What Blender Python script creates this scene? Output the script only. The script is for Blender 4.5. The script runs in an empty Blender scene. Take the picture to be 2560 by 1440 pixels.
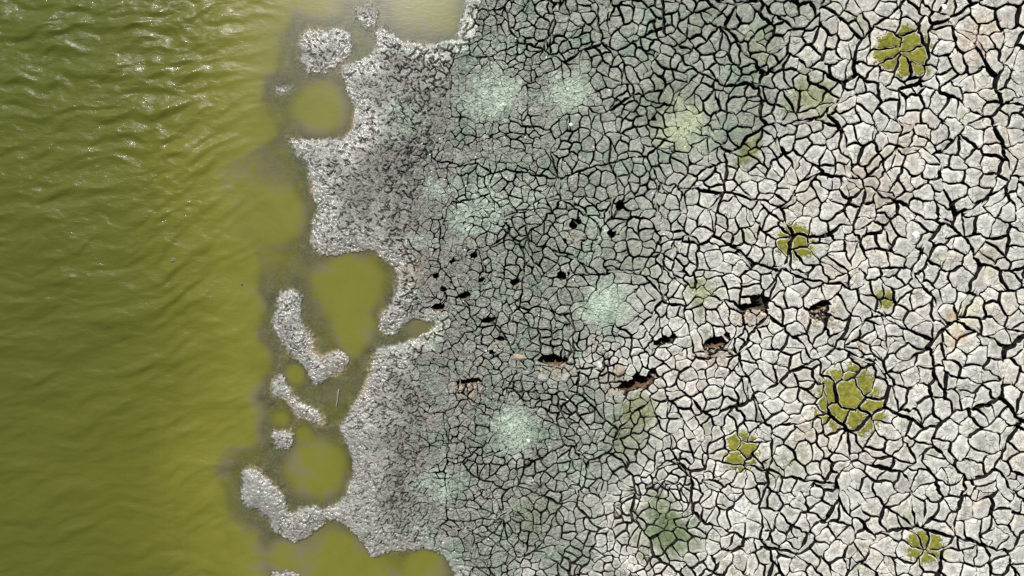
import bpy, math, random
import numpy as np
from mathutils import Vector
from mathutils.bvhtree import BVHTree

random.seed(7)
RNG = np.random.default_rng(11)
scene = bpy.context.scene
R = math.radians

# ------------------------------------------------------------------ camera
PX = 250.0                      # photograph pixels per metre on the ground
def wx(px): return (px - 1280.0) / PX
def wy(py): return (720.0 - py) / PX
CAM_H = 6.83
cam = bpy.data.objects.new('camera', bpy.data.cameras.new('camera'))
scene.collection.objects.link(cam)
cam.location = (0, 0, CAM_H)
cam.rotation_euler = (0, 0, 0)
cam.data.sensor_width = 36.0
cam.data.lens = 36.0 * CAM_H / 10.24
cam.data.clip_end = 3000.0
scene.camera = cam

# ------------------------------------------------------------------ sky and sun
SUN_ZEN, SUN_AZ = 33.0, -17.0   # degrees from the zenith; clockwise from +Y
world = bpy.data.worlds.new('World'); scene.world = world; world.use_nodes = True
wn = world.node_tree.nodes; wl = world.node_tree.links
sky = wn.new('ShaderNodeTexSky'); sky.sky_type = 'NISHITA'; sky.sun_disc = False
sky.sun_elevation = R(90 - SUN_ZEN); sky.sun_rotation = R(SUN_AZ)
bg = wn['Background']; bg.inputs['Strength'].default_value = 0.07
wl.new(sky.outputs['Color'], bg.inputs['Color'])
sun = bpy.data.objects.new('sun', bpy.data.lights.new('sun', 'SUN'))
scene.collection.objects.link(sun)
sd = Vector((math.sin(R(SUN_ZEN)) * math.sin(R(SUN_AZ)), math.sin(R(SUN_ZEN)) * math.cos(R(SUN_AZ)), math.cos(R(SUN_ZEN))))
sun.rotation_euler = sd.to_track_quat('Z', 'Y').to_euler()
sun.data.energy = 5.0; sun.data.angle = R(0.53); sun.data.color = (1.0, 0.965, 0.91)
scene.view_settings.view_transform = 'Standard'
scene.view_settings.look = 'None'
scene.view_settings.exposure = 0.0
scene.view_settings.gamma = 1.0
scene.view_settings.use_curve_mapping = False
try:
    scene.cycles.use_denoising = True
    scene.cycles.max_bounces = 5
    scene.cycles.transparent_max_bounces = 6
    scene.cycles.caustics_reflective = False
    scene.cycles.caustics_refractive = False
    scene.cycles.sample_clamp_direct = 0.0
    scene.cycles.sample_clamp_indirect = 3.0
except Exception:
    pass

# ------------------------------------------------------------------ helpers
def tag(o, label=None, cat=None, group=None, kind=None):
    if label: o['label'] = label
    if cat: o['category'] = cat
    if group: o['group'] = group
    if kind: o['kind'] = kind
    return o
def empty(name, loc=(0, 0, 0)):
    o = bpy.data.objects.new(name, None); o.location = loc; o.empty_display_size = 0.05
    scene.collection.objects.link(o); return o
def link_mesh(name, me, mat, parent=None, loc=None):
    o = bpy.data.objects.new(name, me); scene.collection.objects.link(o)
    if mat and not me.materials: me.materials.append(mat)
    if loc is not None: o.location = loc
    if parent is not None: o.parent = parent
    return o
def mesh_np(name, V, F, smooth=True, attrs=None):
    """V (n,3); F list of int arrays (m,k), quads and/or tris."""
    me = bpy.data.meshes.new(name)
    V = np.ascontiguousarray(V, dtype=np.float32)
    me.vertices.add(len(V)); me.vertices.foreach_set('co', V.ravel())
    loops = np.concatenate([f.ravel() for f in F]).astype(np.int32)
    tot = np.concatenate([np.full(len(f), f.shape[1], np.int32) for f in F])
    st = np.concatenate([[0], np.cumsum(tot)[:-1]]).astype(np.int32)
    me.loops.add(len(loops)); me.loops.foreach_set('vertex_index', loops)
    me.polygons.add(len(tot)); me.polygons.foreach_set('loop_start', st)
    try: me.polygons.foreach_set('loop_total', tot)
    except Exception: pass
    me.update(calc_edges=True)
    me.polygons.foreach_set('use_smooth', np.full(len(tot), smooth, dtype=bool))
    for k, a in (attrs or {}).items():
        a = np.asarray(a, np.float32)
        if a.ndim == 2:
            at = me.attributes.new(k, 'FLOAT_COLOR', 'POINT')
            c = np.ones((len(V), 4), np.float32); c[:, :3] = a[:, :3]
            at.data.foreach_set('color', c.ravel())
        else:
            at = me.attributes.new(k, 'FLOAT', 'POINT'); at.data.foreach_set('value', a.ravel())
    return me

_perm = {}
def perlin(x, y, seed=0):
    if seed not in _perm:
        g = np.random.default_rng(seed + 100); p = g.permutation(512); a = g.random(512) * 2 * np.pi
        _perm[seed] = (np.concatenate([p, p]), np.cos(a), np.sin(a))
    p, ca, sa = _perm[seed]
    x = np.asarray(x, float); y = np.asarray(y, float)
    xi = np.floor(x).astype(np.int64); yi = np.floor(y).astype(np.int64)
    xf = x - xi; yf = y - yi
    u = xf * xf * xf * (xf * (xf * 6 - 15) + 10); v = yf * yf * yf * (yf * (yf * 6 - 15) + 10)
    def gr(ix, iy, dx, dy):
        h = p[(p[ix & 511] + iy) & 511]
        return ca[h] * dx + sa[h] * dy
    n00 = gr(xi, yi, xf, yf); n10 = gr(xi + 1, yi, xf - 1, yf)
    n01 = gr(xi, yi + 1, xf, yf - 1); n11 = gr(xi + 1, yi + 1, xf - 1, yf - 1)
    return ((n00 * (1 - u) + n10 * u) * (1 - v) + (n01 * (1 - u) + n11 * u) * v) * 1.5
def fbm(x, y, wl, octv=3, seed=0, gain=0.5):
    s = 0.0; a = 1.0; t = 0.0
    for i in range(octv):
        s = s + a * perlin(x / wl + 17.3 * i, y / wl + 5.1 * i, seed + i); t += a; a *= gain; wl = wl / 2.03
    return s / t
def sstep(a, b, x):
    t = np.clip((x - a) / (b - a), 0, 1); return t * t * (3 - 2 * t)
def srgb(r, g, b):
    f = lambda c: (c / 255 / 12.92) if c <= 10 else ((c / 255 + 0.055) / 1.055) ** 2.4
    return np.array([f(r), f(g), f(b)])

# ------------------------------------------------------------------ materials
def new_mat(name):
    m = bpy.data.materials.new(name); m.use_nodes = True
    nt = m.node_tree
    for n in list(nt.nodes): nt.nodes.remove(n)
    return m, nt.nodes, nt.links
def mathn(N, L, op, a, b=None, c=None, clamp=False):
    n = N.new('ShaderNodeMath'); n.operation = op; n.use_clamp = clamp
    for i, v in enumerate((a, b, c)):
        if v is None: continue
        if hasattr(v, 'links') or hasattr(v, 'is_linked'): L.new(v, n.inputs[i])
        else: n.inputs[i].default_value = v
    return n.outputs[0]
def maprange(N, L, v, a, b, c, d):
    n = N.new('ShaderNodeMapRange'); n.clamp = True
    L.new(v, n.inputs['Value'])
    for k, x in (('From Min', a), ('From Max', b), ('To Min', c), ('To Max', d)):
        if hasattr(x, 'is_linked'): L.new(x, n.inputs[k])
        else: n.inputs[k].default_value = x
    return n.outputs['Result']
def noise(N, L, vec, scale, detail=4, rough=0.55, dist=0.0):
    n = N.new('ShaderNodeTexNoise'); L.new(vec, n.inputs['Vector'])
    n.inputs['Scale'].default_value = scale; n.inputs['Detail'].default_value = detail
    n.inputs['Roughness'].default_value = rough; n.inputs['Distortion'].default_value = dist
    return n.outputs['Fac']
def mixc(N, L, fac, a, b, mode='MIX'):
    n = N.new('ShaderNodeMix'); n.data_type = 'RGBA'; n.blend_type = mode
    for k, v in ((0, fac), (6, a), (7, b)):
        if hasattr(v, 'is_linked'): L.new(v, n.inputs[k])
        else: n.inputs[k].default_value = v if not isinstance(v, (tuple, list, np.ndarray)) else (*[float(q) for q in v][:3], 1)
    return n.outputs[2]

def mud_material(name, far=False):
    m, N, L = new_mat(name)
    out = N.new('ShaderNodeOutputMaterial'); p = N.new('ShaderNodeBsdfPrincipled')
    L.new(p.outputs[0], out.inputs[0])
    geo = N.new('ShaderNodeNewGeometry'); vec = geo.outputs['Position']
    col = N.new('ShaderNodeAttribute'); col.attribute_name = 'Col'
    wet = N.new('ShaderNodeAttribute'); wet.attribute_name = 'wet'
    n1 = noise(N, L, vec, 11, 5, 0.6, 0.4); n2 = noise(N, L, vec, 38, 4, 0.65, 0.5); n3 = noise(N, L, vec, 120, 3, 0.6)
    k = mathn(N, L, 'MULTIPLY', maprange(N, L, n1, 0.32, 0.62, 0.74, 1.12), maprange(N, L, n2, 0.32, 0.64, 0.70, 1.16))
    k = mathn(N, L, 'MULTIPLY', k, maprange(N, L, n3, 0.3, 0.7, 0.80, 1.15))
    k = mathn(N, L, 'MULTIPLY', k, maprange(N, L, noise(N, L, vec, 55, 3, 0.7, 0.6), 0.55, 0.68, 1.0, 0.66))
    cc = N.new('ShaderNodeCombineColor')
    for i in range(3): L.new(k, cc.inputs[i])
    c = mixc(N, L, 1.0, col.outputs['Color'], cc.outputs[0], 'MULTIPLY')
    # hairline cracks: fine relief only
    wv = N.new('ShaderNodeVectorMath'); wv.operation = 'MULTIPLY_ADD'
    nz = N.new('ShaderNodeTexNoise'); L.new(vec, nz.inputs['Vector']); nz.inputs['Scale'].default_value = 16; nz.inputs['Detail'].default_value = 3
    L.new(nz.outputs['Color'], wv.inputs[0]); wv.inputs[1].default_value = (0.05, 0.05, 0.0); L.new(vec, wv.inputs[2])
    fl = N.new('ShaderNodeVectorMath'); fl.operation = 'MULTIPLY'; L.new(wv.outputs[0], fl.inputs[0]); fl.inputs[1].default_value = (1, 1, 0)
    vo = N.new('ShaderNodeTexVoronoi'); vo.feature = 'DISTANCE_TO_EDGE'; vo.inputs['Scale'].default_value = 13
    L.new(fl.outputs[0], vo.inputs['Vector'])
    line = maprange(N, L, vo.outputs['Distance'], 0.0, 0.07, 0.0, 1.0)
    gate = maprange(N, L, noise(N, L, vec, 5.5, 2), 0.47, 0.58, 1.0, 0.0)
    hair = mathn(N, L, 'MAXIMUM', line, gate)
    if far:
        fa = N.new('ShaderNodeAttribute'); fa.attribute_name = 'far'
        v2 = N.new('ShaderNodeTexVoronoi'); v2.feature = 'DISTANCE_TO_EDGE'; v2.inputs['Scale'].default_value = 4.6
        L.new(fl.outputs[0], v2.inputs['Vector'])
        cr = mathn(N, L, 'MULTIPLY', maprange(N, L, v2.outputs['Distance'], 0.05, 0.09, 1.0, 0.0), fa.outputs['Fac'])
        c = mixc(N, L, cr, c, (0.035, 0.032, 0.026))
    wk = N.new('ShaderNodeAttribute'); wk.attribute_name = 'wrinkle'
    v3 = N.new('ShaderNodeTexVoronoi'); v3.feature = 'DISTANCE_TO_EDGE'; v3.inputs['Scale'].default_value = 26
    L.new(fl.outputs[0], v3.inputs['Vector'])
    ln3 = maprange(N, L, v3.outputs['Distance'], 0.0, 0.16, 0.0, 1.0)
    gt3 = maprange(N, L, noise(N, L, vec, 21, 2), 0.44, 0.56, 1.0, 0.0)
    tick = mathn(N, L, 'MAXIMUM', ln3, gt3)
    tick = mathn(N, L, 'SUBTRACT', 1.0, mathn(N, L, 'MULTIPLY', mathn(N, L, 'SUBTRACT', 1.0, tick), wk.outputs['Fac']))
    dirt = mathn(N, L, 'MULTIPLY', maprange(N, L, hair, 0.0, 0.6, 0.62, 1.0), maprange(N, L, tick, 0.0, 0.6, 0.45, 1.0))
    dc = N.new('ShaderNodeCombineColor')
    for i in range(3): L.new(dirt, dc.inputs[i])
    c = mixc(N, L, 1.0, c, dc.outputs[0], 'MULTIPLY')
    L.new(c, p.inputs['Base Color'])
    wa = maprange(N, L, wk.outputs['Fac'], 0.0, 1.0, 0.014, 0.048)
    h = mathn(N, L, 'ADD', mathn(N, L, 'MULTIPLY', n2, wa), mathn(N, L, 'MULTIPLY', n1, 0.016))
    h = mathn(N, L, 'MULTIPLY_ADD', n3, 0.006, h)
    h = mathn(N, L, 'MULTIPLY_ADD', hair, 0.008, h)
    h = mathn(N, L, 'MULTIPLY_ADD', tick, 0.016, h)
    b = N.new('ShaderNodeBump'); L.new(maprange(N, L, wet.outputs['Fac'], 0.55, 0.95, 0.85, 0.25), b.inputs['Strength']); b.inputs['Distance'].default_value = 1.0
    L.new(h, b.inputs['Height']); L.new(b.outputs[0], p.inputs['Normal'])
    ro = maprange(N, L, wet.outputs['Fac'], 0.0, 1.0, 0.93, 0.24)
    L.new(ro, p.inputs['Roughness'])
    L.new(maprange(N, L, wet.outputs['Fac'], 0.0, 1.0, 0.12, 0.95), p.inputs['Specular IOR Level'])
    return m

def water_material():
    m, N, L = new_mat('murky_water')
    out = N.new('ShaderNodeOutputMaterial')
    geo = N.new('ShaderNodeNewGeometry'); vec = geo.outputs['Position']
    dep = N.new('ShaderNodeAttribute'); dep.attribute_name = 'depth'
    rip = N.new('ShaderNodeAttribute'); rip.attribute_name = 'ripple'
    # turbidity: opacity grows with depth, tone shifts from yellow-olive to deep green
    cl = N.new('ShaderNodeValToRGB'); L.new(mathn(N, L, 'ADD', mathn(N, L, 'MULTIPLY', dep.outputs['Fac'], 1.0),
              maprange(N, L, noise(N, L, vec, 1.9, 5, 0.65, 0.8), 0.3, 0.7, -0.10, 0.10)), cl.inputs[0])
    e = cl.color_ramp.elements
    e[0].position = 0.0; e[0].color = (0.165, 0.150, 0.072, 1)
    e[1].position = 1.0; e[1].color = (0.080, 0.087, 0.0125, 1)
    for pos, c in ((0.07, (0.160, 0.158, 0.027, 1)), (0.22, (0.140, 0.139, 0.0195, 1)), (0.5, (0.104, 0.109, 0.0145, 1))):
        el = cl.color_ramp.elements.new(pos); el.color = c
    dif = N.new('ShaderNodeBsdfDiffuse'); L.new(cl.outputs[0], dif.inputs['Color'])
    tr = N.new('ShaderNodeBsdfTransparent'); tr.inputs['Color'].default_value = (0.93, 0.93, 0.80, 1)
    op = mathn(N, L, 'SUBTRACT', 1.0, mathn(N, L, 'POWER', 2.718, mathn(N, L, 'MULTIPLY', dep.outputs['Fac'], -34.0)), clamp=True)
    mx = N.new('ShaderNodeMixShader'); L.new(op, mx.inputs[0]); L.new(tr.outputs[0], mx.inputs[1]); L.new(dif.outputs[0], mx.inputs[2])
    # capillary ripples
    mp = N.new('ShaderNodeMapping'); L.new(vec, mp.inputs['Vector'])
    mp.inputs['Rotation'].default_value = (0, 0, R(-12)); mp.inputs['Scale'].default_value = (1.0, 2.6, 1)
    na = noise(N, L, mp.outputs[0], 12, 5, 0.6, 0.6)
    bs = N.new('ShaderNodeBump'); bs.inputs['Distance'].default_value = 0.0055
    L.new(mathn(N, L, 'MULTIPLY', rip.outputs['Fac'], 1.0, clamp=True), bs.inputs['Strength']); L.new(na, bs.inputs['Height'])
    gl = N.new('ShaderNodeBsdfGlossy'); gl.inputs['Roughness'].default_value = 0.29; L.new(bs.outputs[0], gl.inputs['Normal'])
    g2 = N.new('ShaderNodeBsdfGlossy'); g2.inputs['Roughness'].default_value = 0.06; L.new(bs.outputs[0], g2.inputs['Normal'])
    mg = N.new('ShaderNodeMixShader'); mg.inputs[0].default_value = 0.16; L.new(gl.outputs[0], mg.inputs[1]); L.new(g2.outputs[0], mg.inputs[2])
    fr = N.new('ShaderNodeFresnel'); fr.inputs['IOR'].default_value = 1.33; L.new(bs.outputs[0], fr.inputs['Normal'])
    L.new(bs.outputs[0], dif.inputs['Normal'])
    fm = N.new('ShaderNodeMixShader'); L.new(fr.outputs[0], fm.inputs[0]); L.new(mx.outputs[0], fm.inputs[1]); L.new(mg.outputs[0], fm.inputs[2])
    L.new(fm.outputs[0], out.inputs[0])
    return m

def simple_mat(name, col, rough=0.85, var=0.25, scale=60, bump=0.004, spec=0.25, col2=None):
    m, N, L = new_mat(name)
    out = N.new('ShaderNodeOutputMaterial'); p = N.new('ShaderNodeBsdfPrincipled'); L.new(p.outputs[0], out.inputs[0])
    geo = N.new('ShaderNodeNewGeometry'); n = noise(N, L, geo.outputs['Position'], scale, 4, 0.6, 0.3)
    c2 = col2 if col2 is not None else [c * (1 - 2 * var) for c in col]
    L.new(mixc(N, L, maprange(N, L, n, 0.3, 0.7, 0, 1), c2, col), p.inputs['Base Color'])
    p.inputs['Roughness'].default_value = rough; p.inputs['Specular IOR Level'].default_value = spec
    b = N.new('ShaderNodeBump'); b.inputs['Distance'].default_value = bump; b.inputs['Strength'].default_value = 0.8
    L.new(n, b.inputs['Height']); L.new(b.outputs[0], p.inputs['Normal'])
    return m

MUD = mud_material('cracked_mud'); BED = mud_material('lake_bed_mud', far=True)
WATER = water_material()
MOSS = simple_mat('olive_moss', (0.300, 0.270, 0.044), 0.95, 0.2, 26, 0.022, 0.05, (0.105, 0.122, 0.026))
CLOD = simple_mat('tan_clod', (0.47, 0.385, 0.29), 0.95, 0.2, 50, 0.006, 0.1)
GREYCLOD = simple_mat('grey_clod', (0.42, 0.42, 0.37), 0.95, 0.2, 45, 0.006, 0.1)
WHITE = simple_mat('white_shell', (0.90, 0.91, 0.90), 0.45, 0.04, 40, 0.002, 0.5)
PALE = simple_mat('pale_stone', (0.60, 0.58, 0.53), 0.8, 0.08, 40, 0.004, 0.3)
STRAW = simple_mat('dry_straw', (0.62, 0.55, 0.38), 0.8, 0.15, 70, 0.002, 0.2)
TWIG = simple_mat('grey_twig', (0.40, 0.38, 0.31), 0.85, 0.25, 90, 0.003, 0.2)
DARKSTONE = simple_mat('dark_stone', (0.17, 0.17, 0.075), 0.7, 0.2, 40, 0.004, 0.4)

# ------------------------------------------------------------------ shoreline (pixels of the photograph as a ground plan)
MAIN = [(1180,-500),(1168,-40),(1163,10),(1150,60),(1140,95),(1105,100),(1060,108),(1020,101),(978,82),(962,62),(945,60),(934,82),(945,100),
 (930,125),(905,142),(875,150),(850,162),(846,182),(862,205),(868,240),(886,266),(880,300),(870,330),(850,347),(815,345),(775,346),(728,345),
 (722,356),(740,382),(762,405),(772,440),(777,480),(792,515),(780,560),(770,602),(788,632),(830,642),(880,630),(930,622),(955,642),(985,667),
 (996,700),(985,732),(966,768),(940,800),(942,822),(965,838),(990,832),(998,812),(1030,799),(1075,802),(1090,814),(1062,832),(1035,848),
 (1000,858),(945,872),(930,895),(922,930),(915,960),(900,988),(880,1012),(868,1040),(845,1062),(851,1085),(872,1120),(882,1160),(876,1200),
 (862,1238),(840,1264),(812,1280),(780,1268),(745,1276),(718,1288),(706,1252),(690,1222),(660,1192),(622,1170),(598,1178),(606,1215),(594,1255),
 (640,1277),(672,1302),(690,1340),(735,1363),(770,1346),(800,1318),(832,1304),(860,1318),(884,1342),(908,1374),(930,1402),(962,1386),(1005,1380),
 (1060,1376),(1102,1390),(1132,1420),(1146,1460),(1150,1960),(60000,1960),(60000,-500)]
ISL = [[(752,80),(775,66),(815,72),(845,66),(872,74),(880,100),(872,130),(852,146),(838,160),(806,178),(768,176),(748,152),(754,125),(746,100)],
 [(888,14),(920,4),(944,28),(940,50),(925,64),(905,58),(890,42)],
 [(700,732),(735,725),(750,745),(746,790),(762,825),(782,852),(778,882),(805,890),(832,878),(862,880),(872,904),(852,926),(822,940),(790,960),(765,946),
  (762,916),(735,902),(716,880),(700,850),(682,825),(685,780),(690,750)],
 [(684,945),(700,936),(712,950),(704,966),(725,975),(728,994),(762,1010),(802,1040),(804,1068),(776,1060),(745,1046),(720,1016),(704,1000),(681,990),(679,960)],
 [(680,1082),(702,1076),(718,1084),(735,1070),(734,1100),(726,1128),(700,1130),(684,1112)],
 [(676,1436),(706,1430),(742,1438),(745,1470),(680,1470)],
 [(690,214),(706,206),(716,216),(704,230),(690,228)]]
DEEP = [[(-60000,-600),(880,-600),(868,-30),(850,40),(800,52),(738,52),(700,96),(704,180),(680,205),(668,250),(690,300),(694,342),(655,372),(580,408),(556,450),
  (590,505),(600,560),(640,610),(655,680),(652,720),(672,770),(660,830),(690,885),(668,930),(660,1000),(668,1060),(664,1118),(600,1132),(560,1140),(550,1200),(574,1290),
  (640,1318),(668,1360),(690,1410),(672,1500),(680,2000),(-60000,2000)],
 [(840,-500),(860,0),(850,30),(800,40),(840,-20)]]
NESTS = [(800,268,72,1),(690,532,78,1),(868,715,98,1),(882,820,62,1),(875,868,34,.8),(788,1172,84,1),(755,1090,26,.7),(835,1400,82,1),(920,1440,60,1),(1062,1432,66,1),
         (1075,5,80,.45),(1020,20,55,.45),(1110,50,40,.4),(735,938,28,.8),(700,1050,22,.7),(1045,818,34,.35),(720,1400,60,1),(840,1500,200,1),(1000,1560,130,1),(1040,-90,110,.6)]

def seg_dist(px, py, poly):
    P = np.array(poly, float); Q = np.roll(P, -1, axis=0)
    d2 = np.full(px.shape, 1e18); inside = np.zeros(px.shape, bool)
    for (ax, ay), (bx, by) in zip(P, Q):
        dx, dy = bx - ax, by - ay; l2 = dx * dx + dy * dy + 1e-9
        t = np.clip(((px - ax) * dx + (py - ay) * dy) / l2, 0, 1)
        d2 = np.minimum(d2, (px - ax - t * dx) ** 2 + (py - ay - t * dy) ** 2)
        if ay != by:
            c = ((ay > py) != (by > py)) & (px < (bx - ax) * (py - ay) / (by - ay) + ax)
            inside ^= c
    d = np.sqrt(d2); return np.where(inside, d, -d)

# distance fields once on a coarse raster, then bilinear lookup
GX0, GX1, GY0, GY1, GS = 300.0, 1500.0, -360.0, 1800.0, 4.0
gx = np.arange(GX0, GX1 + 1, GS); gy = np.arange(GY0, GY1 + 1, GS)
GXX, GYY = np.meshgrid(gx, gy)
land = seg_dist(GXX, GYY, MAIN)
for p in ISL: land = np.maximum(land, seg_dist(GXX, GYY, p))
deep = seg_dist(GXX, GYY, DEEP[0])
deep = np.clip((deep + -14 + 32 * fbm(GXX, GYY, 80, 4, 301, .6)) / 45.0, -1.5, None)
nestf = np.zeros_like(deep)
for (cx, cy, r, k) in NESTS:
    q = np.hypot(GXX - cx, GYY - cy) / r
    nestf = np.maximum(nestf, k * sstep(1.14, 0.42, q + .16 * fbm(GXX, GYY, 60, 3, 303)))
def blur(a, n):
    for _ in range(n):
        b = np.pad(a, 1, mode='edge'); a = (b[:-2, 1:-1] + b[2:, 1:-1] + b[1:-1, :-2] + b[1:-1, 2:] + 2 * a) / 6
    return a
land = blur(land, 2); nestf = blur(nestf, 6); deep = blur(deep, 6)
def look(f, x, y):
    u = np.clip((np.asarray(x) - GX0) / GS, 0, f.shape[1] - 1.001); v = np.clip((np.asarray(y) - GY0) / GS, 0, f.shape[0] - 1.001)
    i = u.astype(int); j = v.astype(int); fu = u - i; fv = v - j
    return (f[j, i] * (1 - fu) + f[j, i + 1] * fu) * (1 - fv) + (f[j + 1, i] * (1 - fu) + f[j + 1, i + 1] * fu) * fv

WZ = -0.045                                    # water level
# footprints and hoof holes: x, y, half length, half width, tilt (deg), depth
HOLES = [(1593,957,42,15,-17,.24),(1665,851,31,10,-14,.2),(1802,852,27,12,-24,.2),(1876,768,41,10,-7,.19),(2050,766,27,11,-16,.19),(1380,900,38,11,3,.2),
 (1172,954,30,7,-3,.12),(1096,765,16,8,0,.18),(1160,738,15,7,-18,.18),(1090,690,8,6,0,.14),(1109,723,8,5,-20,.13),(1187,637,11,6,-25,.16),(1132,652,8,4,-30,.1),
 (1286,705,12,7,-30,.16),(1222,800,15,7,-25,.16),(1252,846,8,7,0,.14),(1233,881,9,5,0,.12),(1407,690,17,10,-10,.16),(1436,562,20,9,-20,.16),(1415,603,6,6,0,.12),
 (1525,586,12,9,-10,.16),(1549,512,10,14,30,.16),(1641,296,10,7,-20,.14),(2528,868,12,6,0,.12),(1202,700,9,5,-30,.1)]
def hole_q(x, y, h, grow=0.0):
    cx, cy, a, b, t, _ = h; t = R(t)
    dx = x - cx; dy = y - cy
    u = dx * math.cos(t) + dy * math.sin(t); v = -dx * math.sin(t) + dy * math.cos(t)
    w = 1 + 0.42 * perlin(x / 15.0, y / 15.0, 77) + .25 * perlin(x / 6.0, y / 6.0, 78)
    return np.sqrt((u / (a + grow)) ** 2 + (np.abs(v) / (b + grow)) ** 2.0) * w

# where the crust breaks into separate plates (x beyond this line)
def plate_edge(y): return 1045 + 45 * np.interp(y, [-400, 0, 60, 200, 330, 420, 480, 620, 700, 900, 1050, 1200, 1440, 1900],
                                               [2.6, 2.3, 2.2, 2.0, .6, .2, -.3, -.4, .1, .4, .4, .1, 1.4, 2.0]) - 0
def dryness(x, y):
    e = np.interp(y, [-400, 0, 200, 330, 450, 600, 800, 860, 960, 1100, 1200, 1440, 1900], [2150, 2080, 2000, 1900, 1730, 1670, 1650, 1560, 1590, 1640, 1560, 1440, 1300])
    n = 70 * fbm(x, y, 170, 3, 31)
    d = sstep(-120, 110, x - e + n)
    k = np.exp(-(((x - 1500) / 70) ** 2 + ((y - 905) / 45) ** 2)) + np.exp(-(((x - 1660) / 80) ** 2 + ((y - 1225) / 45) ** 2)) + .9 * np.exp(-(((x - 1325) / 30) ** 2 + ((y - 1420) / 30) ** 2)) \
        + np.exp(-(((x - 1590) / 55) ** 2 + ((y - 1420) / 30) ** 2))
    return np.clip(d + .8 * k - .75 * np.exp(-(((x - 1655) / 60) ** 2 + ((y - 1320) / 70) ** 2)) - .45 * np.exp(-(((x - 1880) / 130) ** 2 + ((y - 350) / 70) ** 2)), 0, 1)
# stains of algae: x, y, radius, strength, kind (0 mint, 1 olive, 2 cream, 3 tan, 4 dark green-grey)
STAINS = [(2258,128,74,.75,5),(2125,1000,92,.75,5),(1855,1128,58,.75,5),(1988,606,50,.8,5),(2312,1368,44,.7,5),(2210,748,34,.7,5),(1505,765,72,1,0),(1278,1070,72,1.0,0),(1425,232,72,.85,0),(1235,240,78,.85,0),(1205,510,95,.75,0),(1000,290,70,.45,0),(1100,1205,70,.6,0),(1085,470,40,.5,0),
 (1330,480,60,.45,0),(1480,560,80,.35,0),(1230,150,60,.35,0),(1060,600,40,.3,0),(1690,270,105,.6,4),(1705,318,78,.9,6),(1745,300,50,.6,6),(1600,1030,60,.7,1),(1560,1100,60,.4,1),(1655,1320,92,.85,7),(1690,1365,70,.6,7),(1650,1265,55,.5,7),(1755,735,45,.7,1),
 (1870,385,42,.9,1),(2040,235,70,.7,1),(1985,265,45,.5,1),(1760,40,60,.5,4),(1900,120,70,.4,1),(1450,1170,60,.35,0),(1330,1290,70,.3,1),(2420,795,36,1,2),(2440,760,30,.8,2),(2400,840,26,.8,3),(2380,800,20,.9,3),(2380,830,30,.6,2),
 (1175,975,30,.35,3),(1400,918,36,.18,3),(1800,890,34,.22,3),(1890,790,30,.15,3),(2065,795,34,.2,3),(1540,940,28,.25,3),(1625,960,22,.25,3),(1200,910,30,.25,3),(1030,680,50,.25,3),
 (1690,110,60,.4,4),(1640,230,70,.4,4),(1320,640,90,.3,4),(1590,640,80,.3,4),(1850,300,60,.35,4),(2150,60,40,.3,1),(1860,590,35,.45,1),(2480,640,40,.5,1),(2350,640,30,.35,1),(2000,1130,60,.3,1),(1940,1170,50,.3,1),(2260,1300,40,.35,1),
 (2500,250,40,.3,1),(1450,1400,60,.4,4),(1530,1440,50,.5,4),(2420,120,60,.25,3),(2460,60,60,.3,3),(2170,450,80,.2,3),(2240,500,70,.2,3),(2100,660,60,.15,3),(2290,330,60,.2,3)]
SC = [srgb(198, 216, 192), srgb(128, 134, 78), srgb(226, 218, 190), srgb(190, 158, 122), srgb(122, 128, 106), srgb(160, 156, 84), srgb(188, 198, 162), srgb(108, 124, 82)]
DRY = srgb(207, 204, 194); DAMP = srgb(170, 173, 159); WETC = srgb(147, 144, 135); SHADOWMUD = np.array([0.034, 0.031, 0.026])  # last: damp inner mud, darkened so crack walls and holes read as shade
def surface_colour(x, y, rnd=0.0):
    d = dryness(x, y)[..., None]
    right = sstep(1000, 1300, x)[..., None]
    base = (WETC * (1 - right) + DAMP * right) * (1 - d) + DRY * d
    n = fbm(x, y, 90, 3, 41)[..., None]
    base = base * (1 + 0.22 * n)
    pk = np.clip(fbm(x, y, 150, 3, 43) * 1.8, 0, 1)[..., None] * d
    base = base * (1 - .65 * pk) + srgb(208, 195, 178) * .65 * pk
    gm = (np.clip(fbm(x, y, 75, 3, 47) * 1.7 + .05, 0, 1) * sstep(900, 1150, x))[..., None] * (1 - .8 * d)
    base = base * (1 - .72 * gm) + srgb(134, 160, 136) * .72 * gm
    gd = (np.clip(fbm(x, y, 38, 3, 53) * 2.2 - .35, 0, 1))[..., None] * d
    base = base * (1 - .7 * gd) + srgb(150, 156, 130) * .7 * gd
    xs_ = x + 34 * fbm(x, y, 75, 3, 55); ys_ = y + 34 * fbm(x, y, 75, 3, 57)
    for (cx, cy, r, s, k) in STAINS:
        q = np.hypot(xs_ - cx, ys_ - cy)
        mk = q < r * 1.7
        if not np.any(mk): continue
        w = np.zeros(np.shape(x)); w[mk] = s * sstep(1.15, .25, q[mk] / r + .8 * fbm(x[mk], y[mk], r * .5, 4, 60 + k, .7)) * (1 + .3 * perlin(x[mk] / 9., y[mk] / 9., 64))
        base = base * (1 - w[..., None]) + SC[k] * w[..., None]
    return base * (1 + np.asarray(rnd)[..., None] if np.ndim(rnd) else base * 0 + 1 + rnd)

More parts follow.
